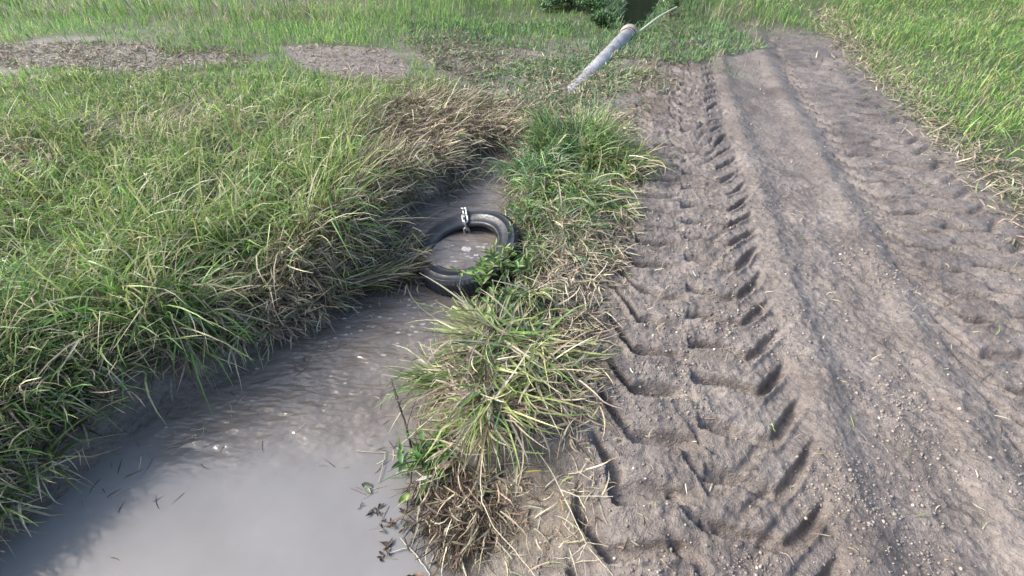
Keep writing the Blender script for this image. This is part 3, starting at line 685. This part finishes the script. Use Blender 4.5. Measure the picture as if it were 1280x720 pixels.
# upright seedy stalks are weeds with leaves
def weed(label, px, py, nst, h, lw, ll, cs, ws, group='leafy weeds beside the tyre', z=-.05, spread=.05, leaves=11, lean=.35):
    base = np.array(at(px, py, z)); root = empty('leafy_weed', tuple(base)); tag(root, label, 'weed', group)
    for _ in range(nst):
        st = Acc(); lf = Acc()
        b = np.array([rng.normal(0, spread), rng.normal(0, spread), -.02]); az = u_(1, 0, 6.28)[0]; le = abs(rng.normal(0, lean)); hh = h*rng.uniform(.6, 1.15)
        tq = np.linspace(0, 1, 7); a_ = le+.5*tq
        pts = b+np.c_[np.cumsum(np.sin(a_)*math.sin(az)), np.cumsum(np.sin(a_)*math.cos(az)), np.cumsum(np.cos(a_))]*hh/7
        tube(st, pts, np.linspace(.0026, .0012, 7), 5, (.13, .13, .06), cap=False)
        k_ = leaves; q = rng.uniform(.15, 1, k_); Pq = np.stack([np.interp(q, tq, pts[:, j]) for j in range(3)], 1)
        blades(lf, Pq, ll*u_(k_, .6, 1.3), lw*u_(k_, .7, 1.2), u_(k_, 0, 6.28), u_(k_, .5, 1.4), u_(k_, .1, .9), pal(k_, cs, ws, .2), seg=5, prof='leaf', clamp=False)
        so = st.build('stem', M_STEM, root); lf.build('leaves', M_GREEN, so)
weed('leafy weed with yellow green leaves over the tyre edge', 612, 352, 7, .17, .017, .06, [G_YL, G_BR, G_MD], [4, 3, 1])
weed('wiry leafy weed drooping over the near tread of the tyre', 612, 380, 6, .12, .012, .05, [G_PY, G_MD, G_OL], [2, 3, 3], z=-.16)
weed('olive leafy weed right of the yellow green one', 640, 342, 8, .20, .015, .055, [G_MD, G_YL, G_OL], [3, 2, 3])
weed('small leafy weed touching the right side of the tyre', 655, 318, 7, .16, .015, .05, [G_BR, G_MD, G_YL], [2, 3, 2])
weed('dark leafy weed among flat grass above the strap blades', 628, 385, 8, .18, .015, .055, [G_DK, G_MD, G_OL], [3, 3, 3])
weed('leafy weed with grey stems nearest the pale mud lumps', 668, 352, 8, .17, .013, .05, [G_OL, S_GY, G_MD], [3, 2, 3])
weed('tall narrow leafed weed standing in the far dark clump', 706, 182, 8, .36, .013, .06, [G_DK, G_MD, G_OL], [3, 3, 2], z=0)
weed('pale leafed weed at the top of the far dark clump', 742, 195, 7, .30, .014, .055, [G_BR, G_MD, G_YL], [2, 3, 3], z=0)
weed('low round leafed weed in the blue green clump', 690, 228, 7, .20, .018, .05, [G_YL, G_BR, G_BL], [3, 3, 2], z=0)
weed('grey leafed weed sprawling beside the tyre below the chain', 650, 275, 8, .15, .014, .05, [G_BL, G_OL, G_MD], [3, 2, 2], z=-.03)
weed('dark broad leafed weed at the lip of the still water', 530, 575, 6, .13, .022, .055, [G_DK, G_MD, G_BR], [3, 3, 2], z=-.18, spread=.035)
weed('yellowing broad leafed weed under the arching blades', 575, 540, 5, .13, .020, .05, [G_MD, G_YL], [3, 2], z=-.14, spread=.03)

# ------------------------------------------------------------------ single twigs, stalks, leaves
def stalk(name, label, cat, pts, r0, r1, col, branches=(), group=None):
    P = np.array([at(*p) for p in pts]); 
    for i in range(len(P)): P[i, 2] = pts[i][2]
    def refine(Q):
        t_ = np.linspace(0, len(Q)-1, (len(Q)-1)*5+1); k_ = np.arange(len(Q)); return np.stack([np.interp(t_, k_, Q[:, j]) for j in range(3)], 1)+rng.normal(0, .0012, (len(t_), 3))
    ac = Acc(); Q = refine(P); tube(ac, Q, np.linspace(r0, r1, len(Q)), 6, col, cap=False)
    for bp in branches:
        B_ = np.array([at(*p) for p in bp]); B_[:, 2] = [p[2] for p in bp]; B_ = refine(B_); tube(ac, B_, np.linspace(r1*1.3, r1*.7, len(B_)), 5, col, cap=False)
    o = ac.build(name, M_STEM); tag(o, label, cat, group); return o
D = (.05, .038, .03)
stalk('twig', 'dark forked twig standing out of the brown water', 'twig', [(514,560,-.2),(508,535,-.13),(500,510,-.09),(496,494,-.06),(489,474,-.03)], .0055, .002, D,
      [[(503,515,-.10),(494,497,-.07),(491,480,-.05)], [(508,535,-.12),(514,515,-.08),(520,499,-.05)], [(499,505,-.08),(505,497,-.07)]])
stalk('twig', 'dark crooked twig at the shore of the still water', 'twig', [(516,585,-.2),(512,610,-.2),(508,640,-.22),(500,655,-.225)], .004, .002, D, [[(512,610,-.2),(500,630,-.22)], [(508,640,-.21),(522,655,-.22),(530,648,-.21)]])
SP = (.50, .45, .33)
stalk('dry_stalk', 'long bleached stalk trailing from the clump to the bottom edge', 'stalk', [(603,560,-.02),(601,600,-.05),(603,628,-.07),(618,660,-.09),(645,690,-.10),(672,725,-.10)], .0028, .0016, SP)
stalk('dry_stalk', 'straight bleached stalk crossing the mud with a forked end', 'stalk', [(660,545,-.02),(690,590,-.03),(712,635,-.03),(733,680,-.035),(768,722,-.05)], .0028, .0014, SP,
      [[(733,680,-.03),(712,698,-.04),(690,698,-.045)], [(733,680,-.03),(722,700,-.04)], [(733,678,-.03),(760,683,-.03)], [(712,640,-.03),(706,655,-.04)]])
stalk('dry_stalk', 'short pale stalk lying level across a tread mark', 'stalk', [(700,612,-.015),(722,620,-.012),(766,621,-.012)], .003, .0018, SP, [[(722,620,-.012),(732,636,-.02),(734,652,-.03)]])
stalk('dry_stalk', 'bent pale stalk on the corner of the mud shore', 'stalk', [(584,660,-.14),(596,640,-.09),(590,655,-.12),(566,682,-.2)], .0026, .0015, (.35, .29, .2))
stalk('dry_stalk', 'thin white stalk lying on the still water', 'stalk', [(511,684,-.228),(525,700,-.228),(536,716,-.228),(538,725,-.228)], .0025, .0018, (.5, .47, .4), [[(511,684,-.228),(487,691,-.228)], [(511,684,-.228),(500,672,-.228)]])
stalk('dry_stalk', 'angled thin stalk afloat near the ripple line', 'stalk', [(444,564,-.228),(482,566,-.228),(474,602,-.228)], .0016, .0013, (.42, .38, .3))
stalk('dry_stalk', 'stalk leaning from the leafy tuft across the water', 'stalk', [(560,505,-.02),(530,530,-.06),(505,552,-.12),(496,562,-.2)], .0028, .0018, (.42, .42, .32))
stalk('dry_stalk', 'pale stem laid over the brown water behind the tyre', 'stalk', [(528,276,-.07),(560,258,-.1),(590,246,-.14)], .0025, .0015, (.35, .3, .2))
# curved yellow green blades around the debris dam
# leaves lying on the water
def leaf(label, px, py, L, Wd, az, c, z=Z_LO+.003, curl=.3, name='floating_leaf', group=None, cat='leaf'):
    ac = Acc(); P = np.array([at(px, py, z)]); blades(ac, P, L, Wd, az, 1.45, curl, np.array([c]), seg=6, prof='leaf', clamp=False)
    o = ac.build(name, M_GREEN if c[1] > c[0] else M_STRAW); tag(o, label, cat, group)
stalk('dark_stem', 'blackened wet stem curling out over the still water', 'stem', [(540,640,-.16),(518,655,-.2),(505,672,-.22),(512,690,-.228)], .004, .002, D, [[(518,655,-.2),(500,648,-.22),(486,660,-.228)]])
stalk('dark_stem', 'blackened stem lying along the foot of the brown tangle', 'stem', [(560,672,-.16),(538,682,-.21),(520,700,-.228)], .004, .002, D, [[(538,682,-.21),(548,700,-.225),(556,712,-.228)]])
leaf('bright green heart shaped leaf at the still water shore', 498, 628, .055, .034, 1.0, (.20, .30, .07), z=-.20, curl=-.4)
leaf('dark green leaf with a pale edge floating far left', 452, 605, .05, .026, 1.9, (.07, .09, .05))
leaf('pale green leaf tucked under the dark floating one', 456, 609, .04, .018, 2.3, (.2, .24, .15), z=Z_LO+.006)
leaf('yellow fallen leaf on the mud below the arching clump', 655, 590, .07, .012, 1.5, (.42, .36, .07), z=-.015, name='fallen_leaf')
leaf('curled bleached white leaf caught on the brown stems', 520, 601, .07, .016, 1.2, (.60, .56, .48), z=-.13, name='fallen_leaf', curl=.5)
leaf('tan broken leaf above the brown stems', 545, 586, .07, .022, 1.1, (.36, .26, .2), z=-.10, name='fallen_leaf')
leaf('split pale leaf standing on the mud at the stalk joint', 725, 633, .05, .014, 2.6, (.45, .42, .33), z=-.02, name='fallen_leaf')
deb = [(469,635,.03),(472,641,.02),(492,655,.028),(478,662,.02),(485,682,.035),(484,688,.03),(476,698,.022),(501,567,.022),(508,590,.02),(515,716,.04),(452,632,.012),(480,650,.012),(545,704,.03),(552,690,.025),(508,662,.03),(520,672,.03),(530,664,.035),(505,640,.025)]
for i, (px, py, s_) in enumerate(deb):
    ac = Acc(); b_ = np.array(at(px, py, Z_LO+.003)); k_ = 5
    blades(ac, b_+np.c_[n_(k_, 0, s_*.3), n_(k_, 0, s_*.3), np.zeros(k_)], s_*u_(k_, .6, 1.3), s_*.35, u_(k_, 0, 6.28), u_(k_, 1.2, 1.5), u_(k_, -.2, .3), pal(k_, [S_DK, S_BR, (.06, .07, .04)], [4, 1, 2]), seg=4, prof='leaf', clamp=False)
    tag(ac.build('rotting_leaf', M_STRAW), 'small dark scrap of rotting leaf afloat on the still grey water', 'leaf', 'dark leaf scraps on the still water')

# ------------------------------------------------------------------ pebbles and crumbs of mud
M_ST = plain('pebble', (.38, .35, .32), .6, nscale=80, var=.3)
ico_t = (1+5**.5)/2
IV = np.array([(-1,ico_t,0),(1,ico_t,0),(-1,-ico_t,0),(1,-ico_t,0),(0,-1,ico_t),(0,1,ico_t),(0,-1,-ico_t),(0,1,-ico_t),(ico_t,0,-1),(ico_t,0,1),(-ico_t,0,-1),(-ico_t,0,1)])/1.9
IF = np.array([(0,11,5),(0,5,1),(0,1,7),(0,7,10),(0,10,11),(1,5,9),(5,11,4),(11,10,2),(10,7,6),(7,1,8),(3,9,4),(3,4,2),(3,2,6),(3,6,8),(3,8,9),(4,9,5),(2,4,11),(6,2,10),(8,6,7),(9,8,1)])
m_gr, t_gr, b_gr = mat_new('grit'); ag = N(t_gr, 'ShaderNodeAttribute', attribute_name='col'); t_gr.links.new(ag.outputs[0], b_gr.inputs['Base Color']); b_gr.inputs['Roughness'].default_value = .6
def bits(name, label, cat, cnt, poly, r0, r1, cs, ws, world=False, keep=None):
    P = scatter(cnt, poly, world=world, keep=keep); n = len(P); r = r0*(r1/r0)**(rng.random(n)**2.2)
    sc = r[:, None]*rng.uniform(.6, 1.3, (n, 3)); V = P[:, None]+IV[None]*sc[:, None]*rng.uniform(.75, 1.2, (n, 12, 1)); V[..., 2] += (r*.3+.004)[:, None]
    F = IF[None]+(np.arange(n)*12)[:, None, None]
    c = np.repeat(pal(n, cs, ws, .15), 12, 0)
    tag(mesh_obj(name, V.reshape(-1, 3), F.reshape(-1, 3), m_gr, c), label, cat, kind='stuff')
MUDC = [(.21, .186, .168), (.26, .233, .212), (.17, .15, .135)]
mudp = [(.35, .55), (1.9, .3), (3.6, .3), (4.2, 2.5), (3.4, 5.5), (1.9, 7), (1.0, 4.4), (.55, 2.4), (.3, 1.5), (-.1, 1.0), (-.15, .5)]
def mud_keep(x, y): return (interp(GDD, x, y) > .03)*np.clip(.15+2.6*fbm(x*2.4, y*2.4, 3, 101), 0.04, 1)/(1+.25*y*y)
bits('mud_crumbs', 'crumbled mud scattered over the tread marks', 'mud', 14000, mudp, .0018, .008, MUDC, [4, 3, 3], True, mud_keep)
bits('grit', 'pale gritty stone chips pressed into the mud', 'gravel', 800, mudp, .0018, .008, [(.45, .42, .38), (.55, .53, .5), (.33, .3, .27)], [3, 2, 3], True, mud_keep)

# ------------------------------------------------------------------ weeds round the pond and unseen shrubs added to darken its reflection
def bush(label, x, y, rx, rz, nl, ls, cs, ws, name='shrub', group=None, cat='shrub'):
    root = empty(name, (x, y, 0)); tag(root, label, cat, group)
    st = Acc()
    for _ in range(9):
        az = rng.uniform(0, 6.28); q = np.linspace(0, 1, 6); sp = rng.uniform(.2, .75)*rx
        tube(st, np.c_[np.sin(az)*sp*q**1.4, np.cos(az)*sp*q**1.4, rz*.85*q-.05], np.linspace(.02, .006, 6)*rz, 5, (.10, .08, .05), cap=False)
    st.build('stems', M_STEM, root)
    cc = rng.normal(0, 1, (max(8, nl//160), 3)); cc /= np.linalg.norm(cc, axis=1)[:, None]; cc = cc*(rng.random((len(cc), 1))**.4)*np.array([rx*.85, rx*.85, rz*.45])+np.array([0, 0, rz*.5])
    P = cc[rng.integers(0, len(cc), nl)]+rng.normal(0, .17, (nl, 3))*np.array([rx, rx, rz*.7]); P[:, 2] = np.abs(P[:, 2])+.02
    lf = Acc(); blades(lf, P, ls*u_(nl, .6, 1.4), ls*.42, u_(nl, 0, 6.28), u_(nl, .2, 1.7), u_(nl, 0, .8), pal(nl, cs, ws, .2), seg=3, prof='leaf', keel=False, clamp=False)
    lf.build('foliage', M_GREEN, root)
GC = [G_DK, G_MD, G_BL, G_OL]; GW_ = [4, 3, 3, 1]
for i, (px, py, s_) in enumerate([(690,12,.26),(715,8,.30),(738,16,.26),(752,34,.16),(742,2,.26)]):
    p = at(px, py); bush(['low dull green bush left of the pond weeds', 'tallest dark weed bush before the pond', 'dark bush right beside the pond edge', 'small round bush in front of the pond weeds', 'loose bush at the far left lip of the pond'][i], p[0], p[1], s_*1.3, s_*1.0, 1500, .06, [G_BL, G_MD, G_DK, G_OL], [5, 4, 2, 2], group='bushes by the pond')
for i, (px, py) in enumerate([(838,20),(846,2)]):
    p = at(px, py); bush(['pale weedy bush right of the pond', 'far weedy bush at the right end of the pond'][i], p[0], p[1], .22, .34, 700, .05, [G_BL, G_MD, S_GY], [3, 2, 2], group='bushes by the pond')
for i, (x, y, r_) in enumerate([(-9, 22, 2.2), (-4.5, 21, 2.0), (.2, 19, 1.8), (3.2, 18, 2.2), (6.5, 19.5, 2.2), (11, 21, 2.4)]):
    bush(['broad shrub at the left end of the row beyond the field', 'second shrub from the left beyond the field', 'narrow shrub beyond the field behind the bare patch', 'dark shrub straight behind the pond', 'shrub just right of the pond line beyond the field', 'broad shrub at the right end of the row'][i], x, y, r_, r_*2.6, 13000, .42, GC, GW_, group='shrubs beyond the field')
M_GK = plain('gasket_rubber', (.03, .03, .032), .6)
lathe([(-.045, .112), (-.045, .124), (-.02, .124), (-.02, .112)], 'gasket', M_GK)
# straw bits adrift on the ditch water
dr = Acc(); P = scatter(150, [(60,700),(200,480),(420,370),(540,375),(545,470),(500,560),(510,650),(560,700)], Z_LO, keep=lambda x, y: (interp(GDD, x, y) < -.03)*(.15+.85*(interp(GDD, x, y) > -.25)))
P[:, 2] = water_z(P[:, 0], P[:, 1])+.002; n = len(P)
blades(dr, P, u_(n, .02, .10), .003, u_(n, 0, 6.28), np.full(n, 1.56), u_(n, -.05, .05), pal(n, [S_PL, S_MD, S_BR, S_DK], [2, 3, 3, 4]), seg=4, side=.8, keel=False, lift=.001)
tag(dr.build('floating_straw', M_STRAW), 'loose bits of straw adrift on the ditch water', 'litter', kind='stuff')
